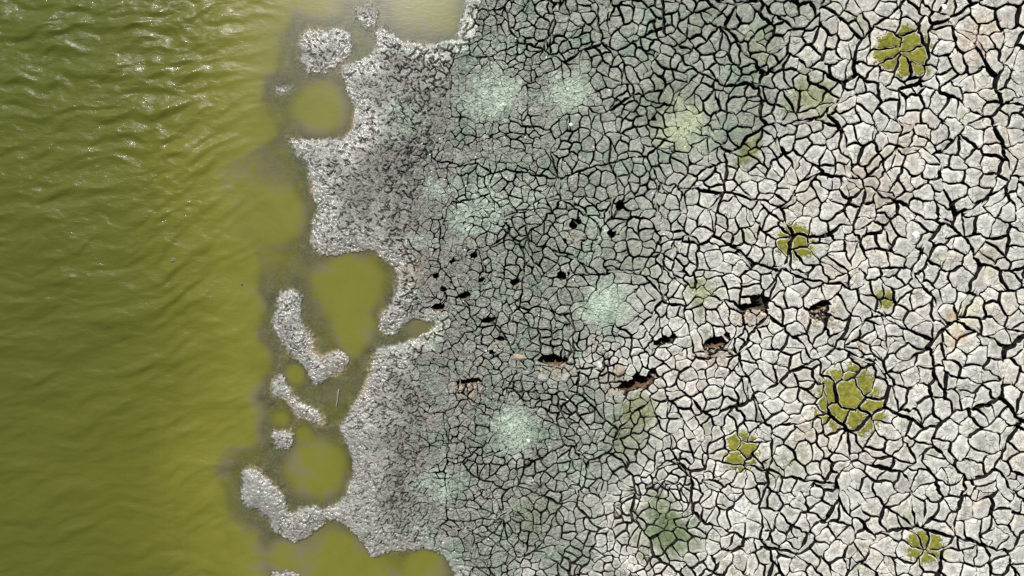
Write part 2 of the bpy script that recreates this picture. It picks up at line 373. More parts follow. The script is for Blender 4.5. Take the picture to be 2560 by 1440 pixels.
# ------------------------------------------------------------------ crack network: cells inside cells
def clip_poly(P, T, nx, ny, c, tagv):
    """keep nx*x+ny*y<=c ; T[i] is the level of edge i -> i+1"""
    out = []; ot = []; n = len(P)
    for i in range(n):
        a = P[i]; b = P[(i + 1) % n]; da = nx * a[0] + ny * a[1] - c; db = nx * b[0] + ny * b[1] - c
        if da <= 0:
            out.append(a); ot.append(T[i])
            if db > 0:
                t = da / (da - db); out.append((a[0] + t * (b[0] - a[0]), a[1] + t * (b[1] - a[1]))); ot.append(tagv)
        elif db <= 0:
            t = da / (da - db); out.append((a[0] + t * (b[0] - a[0]), a[1] + t * (b[1] - a[1]))); ot.append(T[i])
    return out, ot
def voronoi_in(P, T, sites, tagv):
    S = np.array(sites); res = []
    for i, s in enumerate(S):
        d = np.hypot(S[:, 0] - s[0], S[:, 1] - s[1]); order = np.argsort(d)[1:20]
        poly, tg = P, T
        for j in order:
            q = S[j]; nx, ny = q[0] - s[0], q[1] - s[1]
            c = (q[0] ** 2 + q[1] ** 2 - s[0] ** 2 - s[1] ** 2) / 2
            poly, tg = clip_poly(poly, tg, nx, ny, c, tagv)
            if len(poly) < 3: break
        if len(poly) >= 3: res.append((poly, tg))
    return res
def area(P):
    return 0.5 * sum(P[i][0] * P[(i + 1) % len(P)][1] - P[(i + 1) % len(P)][0] * P[i][1] for i in range(len(P)))
def in_convex(P, x, y):
    for i in range(len(P)):
        a = P[i]; b = P[(i + 1) % len(P)]
        if (b[0] - a[0]) * (y - a[1]) - (b[1] - a[1]) * (x - a[0]) < 0: return False
    return True
def darts(P, spacing, tries=14, jit=0.62):
    xs = [p[0] for p in P]; ys = [p[1] for p in P]; x0, x1, y0, y1 = min(xs), max(xs), min(ys), max(ys)
    s0 = spacing((x0 + x1) / 2, (y0 + y1) / 2); n = int((x1 - x0) * (y1 - y0) / (s0 * s0) * tries) + 6
    pts = []
    for _ in range(n):
        x = random.uniform(x0, x1); y = random.uniform(y0, y1)
        if not in_convex(P, x, y): continue
        s = spacing(x, y) * random.uniform(jit, 1.25)
        if all((x - a) ** 2 + (y - b) ** 2 > s * s for a, b in pts): pts.append((x, y))
    return pts
def sp2(x, y):
    s = float(np.interp(x, [1000, 1150, 1350, 1600, 1800, 2050, 2560], [19, 22, 25.5, 29, 33, 38.5, 44]))
    if y < 200: s = float(np.interp(x, [1000, 1400, 1700, 2050, 2560], [19, 25, 31, 38, 47]))
    for (cx, cy, r) in ((1680, 1225, 75), (1595, 1420, 60), (1500, 900, 70), (2260, 200, 50), (2180, 860, 50), (1300, 1000, 60), (1420, 1030, 50)):
        s *= 1 - .38 * math.exp(-((x - cx) ** 2 + (y - cy) ** 2) / (r * r) + random.uniform(-.4, .2))
    if math.hypot(x - 1505, y - 765) < 60 or math.hypot(x - 1280, y - 1070) < 60: s *= 1.7
    for (cx, cy, r) in ((2258, 128, 55), (2125, 1000, 70), (1855, 1128, 45), (1988, 606, 45), (2312, 1368, 45), (1660, 1320, 60)):
        if math.hypot(x - cx, y - cy) < r: s *= 1.35
    return s
RX0, RX1, RY0, RY1 = 940, 2840, -270, 1710
box = [(RX0, RY0), (RX1, RY0), (RX1, RY1), (RX0, RY1)]
l1 = voronoi_in(box, [0] * 4, darts(box, lambda x, y: 118 + 0.028 * (x - 1000), 10), 1)
cells = []
for P, T in l1:
    st = darts(P, sp2)
    if len(st) < 2: cells.append((P, T)); continue
    for P2, T2 in voronoi_in(P, T, st, 2):
        cx = sum(p[0] for p in P2) / len(P2); cy = sum(p[1] for p in P2) / len(P2); s = sp2(cx, cy)
        A = abs(area(P2))
        if A > 1.15 * s * s and random.random() < 0.45 and len(P2) > 3:
            xs = [p[0] for p in P2]; ys = [p[1] for p in P2]; pts = []
            k = random.choice((2, 2, 3, 3, 4))
            for _ in range(60):
                x = random.uniform(min(xs), max(xs)); y = random.uniform(min(ys), max(ys))
                if in_convex(P2, x, y) and all(math.hypot(x - a, y - b) > .42 * s for a, b in pts): pts.append((x, y))
                if len(pts) == k: break
            if len(pts) > 1:
                cells += voronoi_in(P2, T2, pts, 3); continue
        cells.append((P2, T2))

def warp(p):
    x, y = p[:, 0], p[:, 1]
    dx = 20 * fbm(x, y, 130, 2, 1) + 8.5 * perlin(x / 38, y / 38, 3) + 4.6 * perlin(x / 15, y / 15, 5) + 2.4 * perlin(x / 7, y / 7, 7)
    dy = 20 * fbm(x, y, 130, 2, 11) + 8.5 * perlin(x / 38, y / 38, 13) + 4.6 * perlin(x / 15, y / 15, 15) + 2.4 * perlin(x / 7, y / 7, 17)
    return np.stack([x + dx, y + dy], 1)
def gap_scale(x, y):
    g = np.interp(x, [1000, 1150, 1300, 1500, 1650, 1850, 2100, 2560], [.28, .50, .60, .68, .78, .88, .96, 1.0])
    g = g + .14 * sstep(380, 60, y) * sstep(1150, 1450, x) * sstep(2200, 1900, x)
    for (cx, cy, r) in ((1505, 765, 62), (1278, 1070, 66), (1425, 232, 66), (1235, 240, 80), (1710, 315, 45)):
        g = g * (1 - .9 * np.exp(-(((x - cx) ** 2 + (y - cy) ** 2) / (r * r)) ** 2))
    for (cx, cy, r) in ((1595, 1420, 60),):
        g = g * (1 - .3 * np.exp(-(((x - cx) ** 2 + (y - cy) ** 2) / (r * r)) ** 2))
    return g
HALF = np.array([0.0, 4.0, 2.75, 1.15])          # half crack widths in pixels by level

def outline(P, T, step):
    pts = []; lv = []
    for i in range(len(P)):
        a = np.array(P[i]); b = np.array(P[(i + 1) % len(P)]); L = np.hypot(*(b - a))
        n = max(1, int(round(L / step)))
        for k in range(n):
            pts.append(a + (b - a) * k / n); lv.append(T[i] if k else min(x for x in (T[i], T[i - 1]) if x) if (T[i] or T[i - 1]) else 0)
    return np.array(pts), np.array(lv)

plates = []; stamps = []
for P, T in cells:
    A = area(P)
    if abs(A) < 60: continue
    if A < 0: P = P[::-1]; T = [T[(len(T) - 2 - i) % len(T)] for i in range(len(T))]
    c = np.mean(P, axis=0)
    inframe = (-60 < c[1] < 1500) and c[0] < 2630
    pe = float(plate_edge(c[1])) + 26 * float(perlin(c[0] / 60, c[1] / 60, 91))
    raw, lv = outline(P, T, 4.2 if inframe else 12.0)
    if len(raw) < 5: raw, lv = outline(P, T, 2.5)
    wp = warp(raw)
    if c[0] < pe or float(look(land, c[0], c[1])) < 42:
        if c[0] > 960: stamps.append((wp, lv, c))
        continue
    # inset by half the crack
    prev = np.roll(wp, 1, 0); nxt = np.roll(wp, -1, 0); t = nxt - prev; t /= (np.hypot(t[:, 0], t[:, 1])[:, None] + 1e-9)
    nrm = np.stack([-t[:, 1], t[:, 0]], 1)      # inward for positive area
    w = HALF[lv] * gap_scale(raw[:, 0], raw[:, 1]) * np.clip(1 + 1.15 * fbm(raw[:, 0], raw[:, 1], 70, 2, 21) + .5 * perlin(raw[:, 0] / 13, raw[:, 1] / 13, 23), 0.12, 2.2)
    fade = sstep(0, 1, (raw[:, 0] - 1000) / 300 + .9 * perlin(raw[:, 0] / 45, raw[:, 1] / 45, 25) + .25)
    w = w * np.where(lv == 1, .35 + .65 * fade, fade)
    q = wp + nrm * w[:, None] + np.random.default_rng(int(abs(c[0] * 7 + c[1] * 13))).normal(0, .35, wp.shape)
    for _ in range(1):
        q2 = .5 * q + .25 * (np.roll(q, 1, 0) + np.roll(q, -1, 0))
        k = (w > .8)[:, None] * 1.0
        q = q2 * k + q * (1 - k)
    cc = q.mean(0)
    skip = False
    for h in HOLES:
        if abs(cc[0] - h[0]) > 140 or abs(cc[1] - h[1]) > 140: continue
        if hole_q(cc[0], cc[1], h) < (1.0 if h[2] > 25 else .7): skip = True; break
        for it in range(14):
            mk = hole_q(q[:, 0], q[:, 1], h) < 1.0
            if not mk.any(): break
            q[mk] = q[mk] + (cc - q[mk]) * .1
    if skip: continue
    cc = q.mean(0); d = q - cc; th = np.arctan2(d[:, 1], d[:, 0]); r = np.hypot(d[:, 0], d[:, 1])
    o = np.argsort(th); th = th[o]; r = r[o]
    plates.append(dict(c=cc, th=th, r=r, raw=wp, A=abs(A), inframe=inframe, g=float(gap_scale(c[0], c[1]))))

# dead-end cracks cut into the rims
rr = random.Random(5)
for p in plates:
    Rm = float(np.mean(p['r'])); p['Rm'] = Rm
    if not p['inframe'] or Rm < 13: continue
    k = rr.choice((1, 1, 2, 2, 3, 3)) if Rm > 17 else rr.choice((0, 1, 1, 2))
    th, r = list(p['th']), list(p['r'])
    for _ in range(k):
        i = rr.randrange(1, len(th) - 1)
        if th[i + 1] - th[i - 1] > .6 or r[i] < .6 * Rm: continue
        hw = rr.uniform(.9, 1.7) * (.6 + .4 * p['g']) / r[i]; t0 = th[i]
        if not (th[i - 1] < t0 - hw * 1.05 and th[i + 1] > t0 + hw * 1.05): continue
        tip = t0 + rr.uniform(-.8, .8) * hw; r0 = r[i]; dp = rr.uniform(.35, .75)
        th[i:i + 1] = [t0 - hw, tip, t0 + hw]; r[i:i + 1] = [r0, r0 * dp, r0]
    p['th'], p['r'] = np.array(th), np.array(r)

def plate_top(p, x, y, s):
    """height of the plate top; s = fraction of the way to the rim"""
    return (p['z'] + p['tx'] * (x - p['c'][0]) / PX + p['ty'] * (y - p['c'][1]) / PX
            + .006 * fbm(x, y, 26, 2, 71) * np.clip(p['Rm'] / 24, .4, 1.2) + p['curl'] * s * s - .007 * p['g'] * sstep(.86, 1.0, s))
prand = np.random.default_rng(3)
def build_plate(p):
    c, th, r = p['c'], p['th'], p['r']; n = len(th)
    p['z'] = .010 * prand.standard_normal() * p['g'] ** 1.5 ; p['z'] = float(np.clip(p['z'], -.02, .025))
    p['tx'], p['ty'] = prand.normal(0, .034, 2) * min(1, p['g']) ** 1.5; p['curl'] = float(prand.uniform(-.004, .007)) * p['g']
    p['rnd'] = float(prand.normal(0, .055))
    cs, sn = np.cos(th), np.sin(th)
    sc = [1.0, max(.5, 1 - 2.6 / p['Rm']), .62, .3] if p['inframe'] else [1.0, .7]
    V = []; S = []
    z0 = np.full(n, -.15)
    und = 1 - np.clip(1.2 / p['Rm'], 0, .12)
    V.append(np.stack([c[0] + r * cs * und, c[1] + r * sn * und, z0], 1)); S.append(np.full(n, 2.0))
    xt = c[0] + r * cs; yt = c[1] + r * sn
    V.append(np.stack([xt, yt, plate_top(p, xt, yt, np.full(n, 1.0))], 1)); S.append(np.full(n, 1.8))
    for s in sc:
        x = c[0] + r * s * cs; y = c[1] + r * s * sn
        V.append(np.stack([x, y, plate_top(p, x, y, np.full(n, s))], 1)); S.append(np.full(n, s))
    V.append(np.array([[c[0], c[1], float(plate_top(p, c[0], c[1], 0.0))]])); S.append(np.zeros(1))
    V = np.concatenate(V); S = np.concatenate(S)
    i = np.arange(n); j = (i + 1) % n; F4 = []
    for k in [0] + list(range(2, len(sc) + 1)):
        a = k * n; b = a + n; F4.append(np.stack([a + j, a + i, b + i, b + j], 1))
    a = (len(sc) + 1) * n; F3 = np.stack([a + j, a + i, np.full(n, a + n)], 1)
    p['V'], p['S'], p['F4'], p['F3'] = V, S, np.concatenate(F4), F3
for p in plates: build_plate(p)
# colours for all plates at once
allV = np.concatenate([p['V'] for p in plates]); allS = np.concatenate([p['S'] for p in plates])
rn = np.concatenate([np.full(len(p['V']), p['rnd']) for p in plates])
col = surface_colour(allV[:, 0], allV[:, 1], rn)
dd = dryness(allV[:, 0], allV[:, 1])
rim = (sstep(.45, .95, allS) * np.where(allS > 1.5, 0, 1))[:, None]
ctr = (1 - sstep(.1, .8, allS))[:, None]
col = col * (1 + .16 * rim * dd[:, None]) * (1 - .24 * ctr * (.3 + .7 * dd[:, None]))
col = np.where((allS > 1.5)[:, None], SHADOWMUD, np.clip(col, .01, .8))  # plate walls: damp mud with the crack shade put into the colour
wetv = np.clip((.60 - .45 * sstep(1100, 1500, allV[:, 0])) * (1 - dd), 0, 1)
wrkv = np.clip(1 - dd, 0, 1) * (1 - .55 * sstep(1300, 1700, allV[:, 0]))
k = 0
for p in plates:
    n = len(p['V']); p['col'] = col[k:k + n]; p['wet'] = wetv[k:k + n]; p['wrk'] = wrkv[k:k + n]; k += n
def to_world(V): return np.stack([wx(V[:, 0]), wy(V[:, 1]), V[:, 2]], 1)

def make_crust(name, label, sel):
    root = empty(name); tag(root, label, 'mud', kind='structure')
    vis = [p for p in sel if -20 < p['c'][0] < 2580 and -20 < p['c'][1] < 1460]
    vis.sort(key=lambda p: -p['A']); big = vis[:300]; ids = set(id(p) for p in big)
    for p in big:
        W = to_world(p['V']); o = np.array([wx(p['c'][0]), wy(p['c'][1]), 0.0])
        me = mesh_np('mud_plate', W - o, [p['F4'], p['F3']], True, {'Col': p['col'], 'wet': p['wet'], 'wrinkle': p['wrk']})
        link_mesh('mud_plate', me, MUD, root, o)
    rest = [p for p in sel if id(p) not in ids]
    if rest:
        off = np.cumsum([0] + [len(p['V']) for p in rest])
        V = to_world(np.concatenate([p['V'] for p in rest]))
        F4 = np.concatenate([p['F4'] + o for p, o in zip(rest, off)]); F3 = np.concatenate([p['F3'] + o for p, o in zip(rest, off)])
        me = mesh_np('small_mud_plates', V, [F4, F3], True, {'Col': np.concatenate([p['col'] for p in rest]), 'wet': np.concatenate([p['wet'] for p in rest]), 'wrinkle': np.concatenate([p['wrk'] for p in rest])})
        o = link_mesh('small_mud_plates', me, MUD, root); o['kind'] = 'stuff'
    return len(vis), len(rest)
dryc = [p for p in plates if dryness(np.array([p['c'][0]]), np.array([p['c'][1]]))[0] > .5]
idd = set(id(p) for p in dryc); dampc = [p for p in plates if id(p) not in idd]

# ------------------------------------------------------------------ lake bed (one sheet to the horizon)
def axis(parts, lo, hi, far):
    a = []
    for (s, e, st) in parts: a.append(np.arange(s, e, st))
    a = np.concatenate(a + [[parts[-1][1]]])
    g = []; d = 20.0; x = a[0]
    while x > -far: x -= d; d *= 1.45; g.append(x)
    h = []; d = 20.0; x = a[-1]
    while x < far: x += d; d *= 1.45; h.append(x)
    return np.concatenate([g[::-1], a, h])
ax = axis([(-250, 520, 14), (520, 1280, 1.65), (1280, 2120, 5.0), (2120, 2900, 12)], 0, 0, 100000)
ay = axis([(-340, -40, 7), (-40, 1480, 1.75), (1480, 1780, 7)], 0, 0, 100000)
TX, TY = np.meshgrid(ax, ay)
ld = look(land, TX, TY); ld = np.where(TX < GX0, -400 - (GX0 - TX) * .0, np.where(TX > GX1, 400, ld))
dp = look(deep, TX, TY); dp = np.where(TX < GX0, np.maximum(dp, 3) , dp)
nf = look(nestf, TX, TY); nf = np.where((TX < GX0) | (TX > GX1), 0, nf)
jag = 13 * fbm(TX, TY, 30, 4, 101, .65) + 5 * perlin(TX / 7.0, TY / 7.0, 105)
L_ = ld + jag
hl = .0015 + .0435 * (1 - np.exp(-np.clip(L_, 0, None) / 42.0))
hw_ = -.013 * (1 - np.exp(np.clip(L_, None, 0) / 20.0)) - .055 * sstep(0, 1, -L_ / 200) - .10 * sstep(-.35, 1.0, dp) - .5 * sstep(.6, 9, dp) \
      - .45 * sstep(650, -100, TX) - .085 * nf
H = WZ + np.where(L_ > 0, hl, hw_ + .006 * np.exp(np.clip(L_, None, 0) / 3.0))
lm = sstep(-8, 30, ld)
rough = .55 * perlin(TX / 5.4, TY / 5.4, 111) + .42 * perlin(TX / 3.4, TY / 3.4, 113) + .50 * perlin(TX / 13.0, TY / 13.0, 115)
ridg = np.abs(perlin(TX / 7.0, TY / 7.0, 121)); rough = rough - .8 * sstep(.14, 0, ridg) * sstep(-.1, .2, perlin(TX / 16., TY / 16., 123))
H = H + rough * (.003 + .0016 * lm + .0042 * sstep(15, 130, ld)) * np.where(TX < 640, .6, 1) * sstep(60000, 3000, np.abs(TX))
# hummocks under the shallow water
H = H + .010 * fbm(TX, TY, 46, 4, 131, .6) * (1 - lm) * sstep(-.2, -8, L_) * (1 - .8 * np.clip(nf, 0, 1)) * sstep(1.0, -.2, dp)

# rasterise the plate field: the bed sinks to the crack floor below it
covered = np.zeros(TX.shape, bool)
cover_poly = [p['raw'] for p in plates]
ixf = lambda v: np.searchsorted(ax, v); iyf = lambda v: np.searchsorted(ay, v)
def fill(poly, mask):
    x0, y0 = poly.min(0); x1, y1 = poly.max(0)
    i0, i1, j0, j1 = ixf(x0), ixf(x1), iyf(y0), iyf(y1)
    if i1 <= i0 or j1 <= j0: return
    X = TX[j0:j1, i0:i1]; Y = TY[j0:j1, i0:i1]; ins = np.zeros(X.shape, bool)
    Q = np.roll(poly, -1, 0)
    for (ax_, ay_), (bx_, by_) in zip(poly, Q):
        if ay_ == by_: continue
        ins ^= ((ay_ > Y) != (by_ > Y)) & (X < (bx_ - ax_) * (Y - ay_) / (by_ - ay_) + ax_)
    mask[j0:j1, i0:i1] |= ins
for q in cover_poly: fill(q, covered)
covered |= (TX > 1500) & (TX < 2800) & (TY > -230) & (TY < 1670)
floorz = -.115 + .05 * fbm(TX, TY, 45, 3, 141)
cov_b = covered.astype(float)

# fissures stamped into the wet, still unbroken mud
CUT = np.zeros(TX.shape)
def stamp(ax_, ay_, bx_, by_, w, dep):
    x0, x1 = min(ax_, bx_) - w * 2, max(ax_, bx_) + w * 2; y0, y1 = min(ay_, by_) - w * 2, max(ay_, by_) + w * 2
    i0, i1, j0, j1 = ixf(x0), ixf(x1), iyf(y0), iyf(y1)
    if i1 <= i0 or j1 <= j0: return
    X = TX[j0:j1, i0:i1]; Y = TY[j0:j1, i0:i1]; dx, dy = bx_ - ax_, by_ - ay_
    t = np.clip(((X - ax_) * dx + (Y - ay_) * dy) / (dx * dx + dy * dy + 1e-6), 0, 1)
    d = np.hypot(X - ax_ - t * dx, Y - ay_ - t * dy)
    v = dep * np.clip(1.5 - d / w, 0, 1)
    CUT[j0:j1, i0:i1] = np.maximum(CUT[j0:j1, i0:i1], v)
sr = random.Random(21)
for wp, lv, c in stamps:
    k = (c[0] - 960) / 260.0
    n = len(wp); i = 0
    while i < n:
        run = sr.randint(2, 6)
        if sr.random() < .12 + .42 * min(k, 1):
            for m in range(i, min(n, i + run)):
                a = wp[m]; b = wp[(m + 1) % n]
                if look(land, a[0], a[1]) < 14: continue
                f = 1 - abs((m - i + .5) / run - .5)
                stamp(a[0], a[1], b[0], b[1], (.75 + .35 * min(k, 1)) * (.6 + .8 * f), .045 + .03 * min(k, 1))
        i += run
for _ in range(8200):
    x = sr.uniform(690, 1300); y = sr.uniform(-60, 1500)
    l = float(look(land, x, y))
    if l < 4 or x > float(plate_edge(y)) + 30: continue
    if x < 960 and sr.random() < .12: continue
    a = sr.uniform(0, math.pi); ln = sr.uniform(3, 10); w = sr.uniform(.6, 1.0)
    for _k in range(sr.randint(1, 2)):
        x2 = x + math.cos(a) * ln; y2 = y + math.sin(a) * ln
        stamp(x, y, x2, y2, w, sr.uniform(.02, .05) * min(1, .35 + l / 60)); x, y = x2, y2; a += sr.uniform(-.9, .9); w *= .75
H = np.where(covered, np.minimum(H, floorz), np.maximum(H - CUT, -.10) * (L_ > 0) + H * (L_ <= 0))

tan_w = np.zeros(TX.shape); hole_shade = np.zeros(TX.shape)
for h in HOLES:
    m = (np.abs(TX - h[0]) < 110) & (np.abs(TY - h[1]) < 110)
    q = hole_q(TX[m], TY[m], h); t = R(h[4])
    v = (-(TX[m] - h[0]) * math.sin(t) + (TY[m] - h[1]) * math.cos(t)) / h[3]
    # deep under the sunward rim, rising as a trodden slope on the far side
    prof = -h[5] - .06 + (h[5] + .03) * sstep(.35, 1.5, v) + .015 * perlin(TX[m] / 6., TY[m] / 6., 151)
    H[m] = np.where(q < 1.08, np.minimum(prof, np.where(q > .95, -.05, prof)), np.where(q < 1.6, np.where(covered[m] & (v > .3), np.maximum(H[m], -.05 - .06 * (q - 1)), H[m]), H[m]))
    tan_w[m] = np.maximum(tan_w[m], sstep(1.7, 1.0, q) * sstep(.25, .7, v))
    hole_shade[m] = np.maximum(hole_shade[m], sstep(1.15, .95, q) * sstep(.55, .2, v))  # shade painted over the sunward part of the hole floor
tcol = surface_colour(TX.ravel(), TY.ravel()).reshape(TX.shape + (3,))
far = np.where((TX > 2800) | (((TY < -230) | (TY > 1670)) & (TX > 1150)), 1.0, 0.0)
sub = sstep(4, -6, L_)[..., None]
tcol = tcol * (1 - sub) + srgb(104, 106, 88) * (1 + .9 * fbm(TX, TY, 30, 4, 161, .65))[..., None] * sub
rim_tan = (np.exp(-((L_ + 1) / 9.0) ** 2) * np.clip(.25 + 1.3 * fbm(TX, TY, 120, 2, 163), 0, 1))[..., None]
tcol = tcol * (1 - .6 * rim_tan) + srgb(176, 156, 122) * .6 * rim_tan
grn = (np.clip(fbm(TX, TY, 55, 3, 167) * 2.2, 0, 1) * (L_ > 0) * .45)[..., None]
tcol = tcol * (1 - grn) + srgb(134, 144, 128) * grn
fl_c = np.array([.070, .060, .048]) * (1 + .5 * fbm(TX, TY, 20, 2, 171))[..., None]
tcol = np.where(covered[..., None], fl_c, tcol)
cutw = np.clip(CUT / .03, 0, 1)[..., None] * .6 * (~covered)[..., None]
tcol = tcol * (1 - cutw) + np.array([.06, .055, .045]) * cutw
tcol = tcol * (1 - .9 * tan_w[..., None]) + srgb(150, 120, 94) * (1 + .35 * fbm(TX, TY, 16, 3, 173))[..., None] * .9 * tan_w[..., None]
tcol = tcol * (1 - hole_shade[..., None]) + SHADOWMUD * hole_shade[..., None]
twet = np.clip(np.where(covered, .05, .95 - .44 * sstep(20, 160, ld) + .25 * fbm(TX, TY, 60, 2, 177)), 0, 1) * (1 - tan_w) * (1 - far) * sstep(-3, 2, L_)
nx_, ny_ = len(ax), len(ay)
idx = np.arange(nx_ * ny_).reshape(ny_, nx_)
def grid_faces(idx): return np.stack([idx[:-1, :-1], idx[1:, :-1], idx[1:, 1:], idx[:-1, 1:]], -1).reshape(-1, 4)
BV = np.stack([wx(TX), wy(TY), H], -1).reshape(-1, 3)
BF = grid_faces(idx)
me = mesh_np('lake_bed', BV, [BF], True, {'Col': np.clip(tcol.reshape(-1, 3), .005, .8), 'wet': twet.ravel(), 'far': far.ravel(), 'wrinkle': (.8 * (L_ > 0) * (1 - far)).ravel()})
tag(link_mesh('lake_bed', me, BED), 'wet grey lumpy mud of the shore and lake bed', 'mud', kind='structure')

# ------------------------------------------------------------------ crust
na = make_crust('dry_mud_crust', 'pale dry cracked mud plates covering the right side', dryc)
nb = make_crust('damp_mud_crust', 'grey damp cracked mud plates between shore and dry crust', dampc)
print('plates', len(plates), 'dry vis/rest', na, 'damp vis/rest', nb)

# ------------------------------------------------------------------ water
wax = axis([(-300, 700, 4.0), (700, 1180, 6.0)], 0, 0, 100000); wax = wax[wax < 1200]
way = axis([(-300, 1740, 4.0)], 0, 0, 100000)
WX, WY = np.meshgrid(wax, way)
amp = sstep(760, 400, WX + 60 * np.sin(WY / 230.)) * (.50 + .50 * sstep(1200, 250, WY))
amp = amp * np.where(np.abs(WX) > 3000, 0, 1) * np.where(np.abs(WY) > 4000, 0, 1)
bend = R(-9) - R(30) * sstep(250, 700, WX) * sstep(0, 700, WY)     # crests swing round towards the shore
wxd = WX + 42 * fbm(WX, WY, 230, 2, 201); wyd = WY + 40 * fbm(WX, WY * 1.3, 190, 3, 205)
Z = np.zeros(WX.shape)
wr = np.random.default_rng(8)
def trochoid(ph, k=.55):
    s = .5 + .5 * np.sin(ph + .55 * np.sin(ph)); return .45 * np.power(s, 1.5) + .55 * (1 - np.sqrt(np.sin(ph / 2 + .4) ** 2 + .01))
for lam, a_, da in ((70, 3.4, .03), (58, 4.2, .16), (50, 4.2, -.18), (42, 2.9, .30), (36, 2.1, -.34), (29, 1.3, .16), (23, .8, -.2), (100, 2.0, .05)):
    an = bend + da + wr.normal(0, .05)
    ph = 2 * np.pi * (wxd * np.sin(-an) + wyd * np.cos(an)) / lam + wr.uniform(0, 6.28)
    env = np.clip(.5 + 1.25 * perlin(WX / 190. + lam, WY / 80. + lam, 210 + int(lam)), 0, 1.6)
    Z += a_ * .001 * trochoid(ph) * env
Z += .0020 * fbm(wxd * .6, wyd * 1.5, 40, 4, 231)
Z = Z * amp * 7.6
Wz = WZ + Z - .02 * amp
bedH = np.interp  # noqa
# depth under every water vertex, from the bed grid
ii = np.clip(np.searchsorted(ax, WX) - 1, 0, nx_ - 2); jj = np.clip(np.searchsorted(ay, WY) - 1, 0, ny_ - 2)
Hs = (H[jj, ii] + H[jj, ii + 1] + H[jj + 1, ii] + H[jj + 1, ii + 1]) / 4
dpt = np.clip(WZ - Hs, 0, 1)
wl_ = look(land, WX, WY); wl_ = np.where(WX < GX0, -400, wl_)
ii_w = np.arange(WX.size).reshape(WX.shape); wf = grid_faces(ii_w)
keep = (wl_.ravel()[wf] < 16).any(1)
wf = wf[keep]
used = np.unique(wf); remap = np.full(WX.size, -1); remap[used] = np.arange(len(used))
ripa = (.10 + .9 * amp) * sstep(6000, 1500, np.abs(WX)) 
me = mesh_np('lake_water', np.stack([wx(WX), wy(WY), Wz], -1).reshape(-1, 3)[used], [remap[wf]], True,
             {'depth': dpt.ravel()[used], 'ripple': np.clip(ripa, .06, 1).ravel()[used]})
tag(link_mesh('lake_water', me, WATER), 'murky olive green lake water with wind ripples', 'water', kind='structure')

# ------------------------------------------------------------------ things that lie on the mud
tv = []; tf = []; tid = []; off = 0
for n_, p in enumerate(plates):
    if not p['inframe']: continue
    tv.append(to_world(p['V'])); m = len(p['th'])
    F = [*p['F4'][m:].tolist(), *p['F3'].tolist()]
    tf += [[v + off for v in f] for f in F]; tid += [n_] * len(F); off += len(p['V'])
BVH = BVHTree.FromPolygons([tuple(v) for v in np.concatenate(tv)], tf)
def bed_z(px, py):
    i = min(max(int(np.searchsorted(ax, px)) - 1, 0), nx_ - 2); j = min(max(int(np.searchsorted(ay, py)) - 1, 0), ny_ - 2)
    return float(H[j:j + 2, i:i + 2].max())
def ground(px, py):
    hit = BVH.ray_cast(Vector((wx(px), wy(py), 1)), Vector((0, 0, -1)), 3)
    z = bed_z(px, py)
    if hit[0] is not None and hit[0].z > z: return hit[0].z, tid[hit[2]]
    return z, None

# moss mats: thin mats grown on the plate tops, stopping short of the plate rims
def pieces(Pid):
    """connected groups of grid squares that lie on one plate"""
    q = (Pid[:-1, :-1] >= 0) & (Pid[:-1, :-1] == Pid[1:, :-1]) & (Pid[:-1, :-1] == Pid[1:, 1:]) & (Pid[:-1, :-1] == Pid[:-1, 1:])
    seen = np.zeros(q.shape, bool); out = []
    for j, i in zip(*np.nonzero(q)):
        if seen[j, i]: continue
        pid = Pid[j, i]; stack = [(j, i)]; seen[j, i] = True; grp = []
        while stack:
            a, b = stack.pop(); grp.append((a, b))
            for c, d in ((a + 1, b), (a - 1, b), (a, b + 1), (a, b - 1)):
                if 0 <= c < q.shape[0] and 0 <= d < q.shape[1] and q[c, d] and not seen[c, d] and Pid[c, d] == pid:
                    seen[c, d] = True; stack.append((c, d))
        if len(grp) > 8:
            m = np.zeros(q.shape, bool); g = np.array(grp); m[g[:, 0], g[:, 1]] = True; out.append(m)
    return out
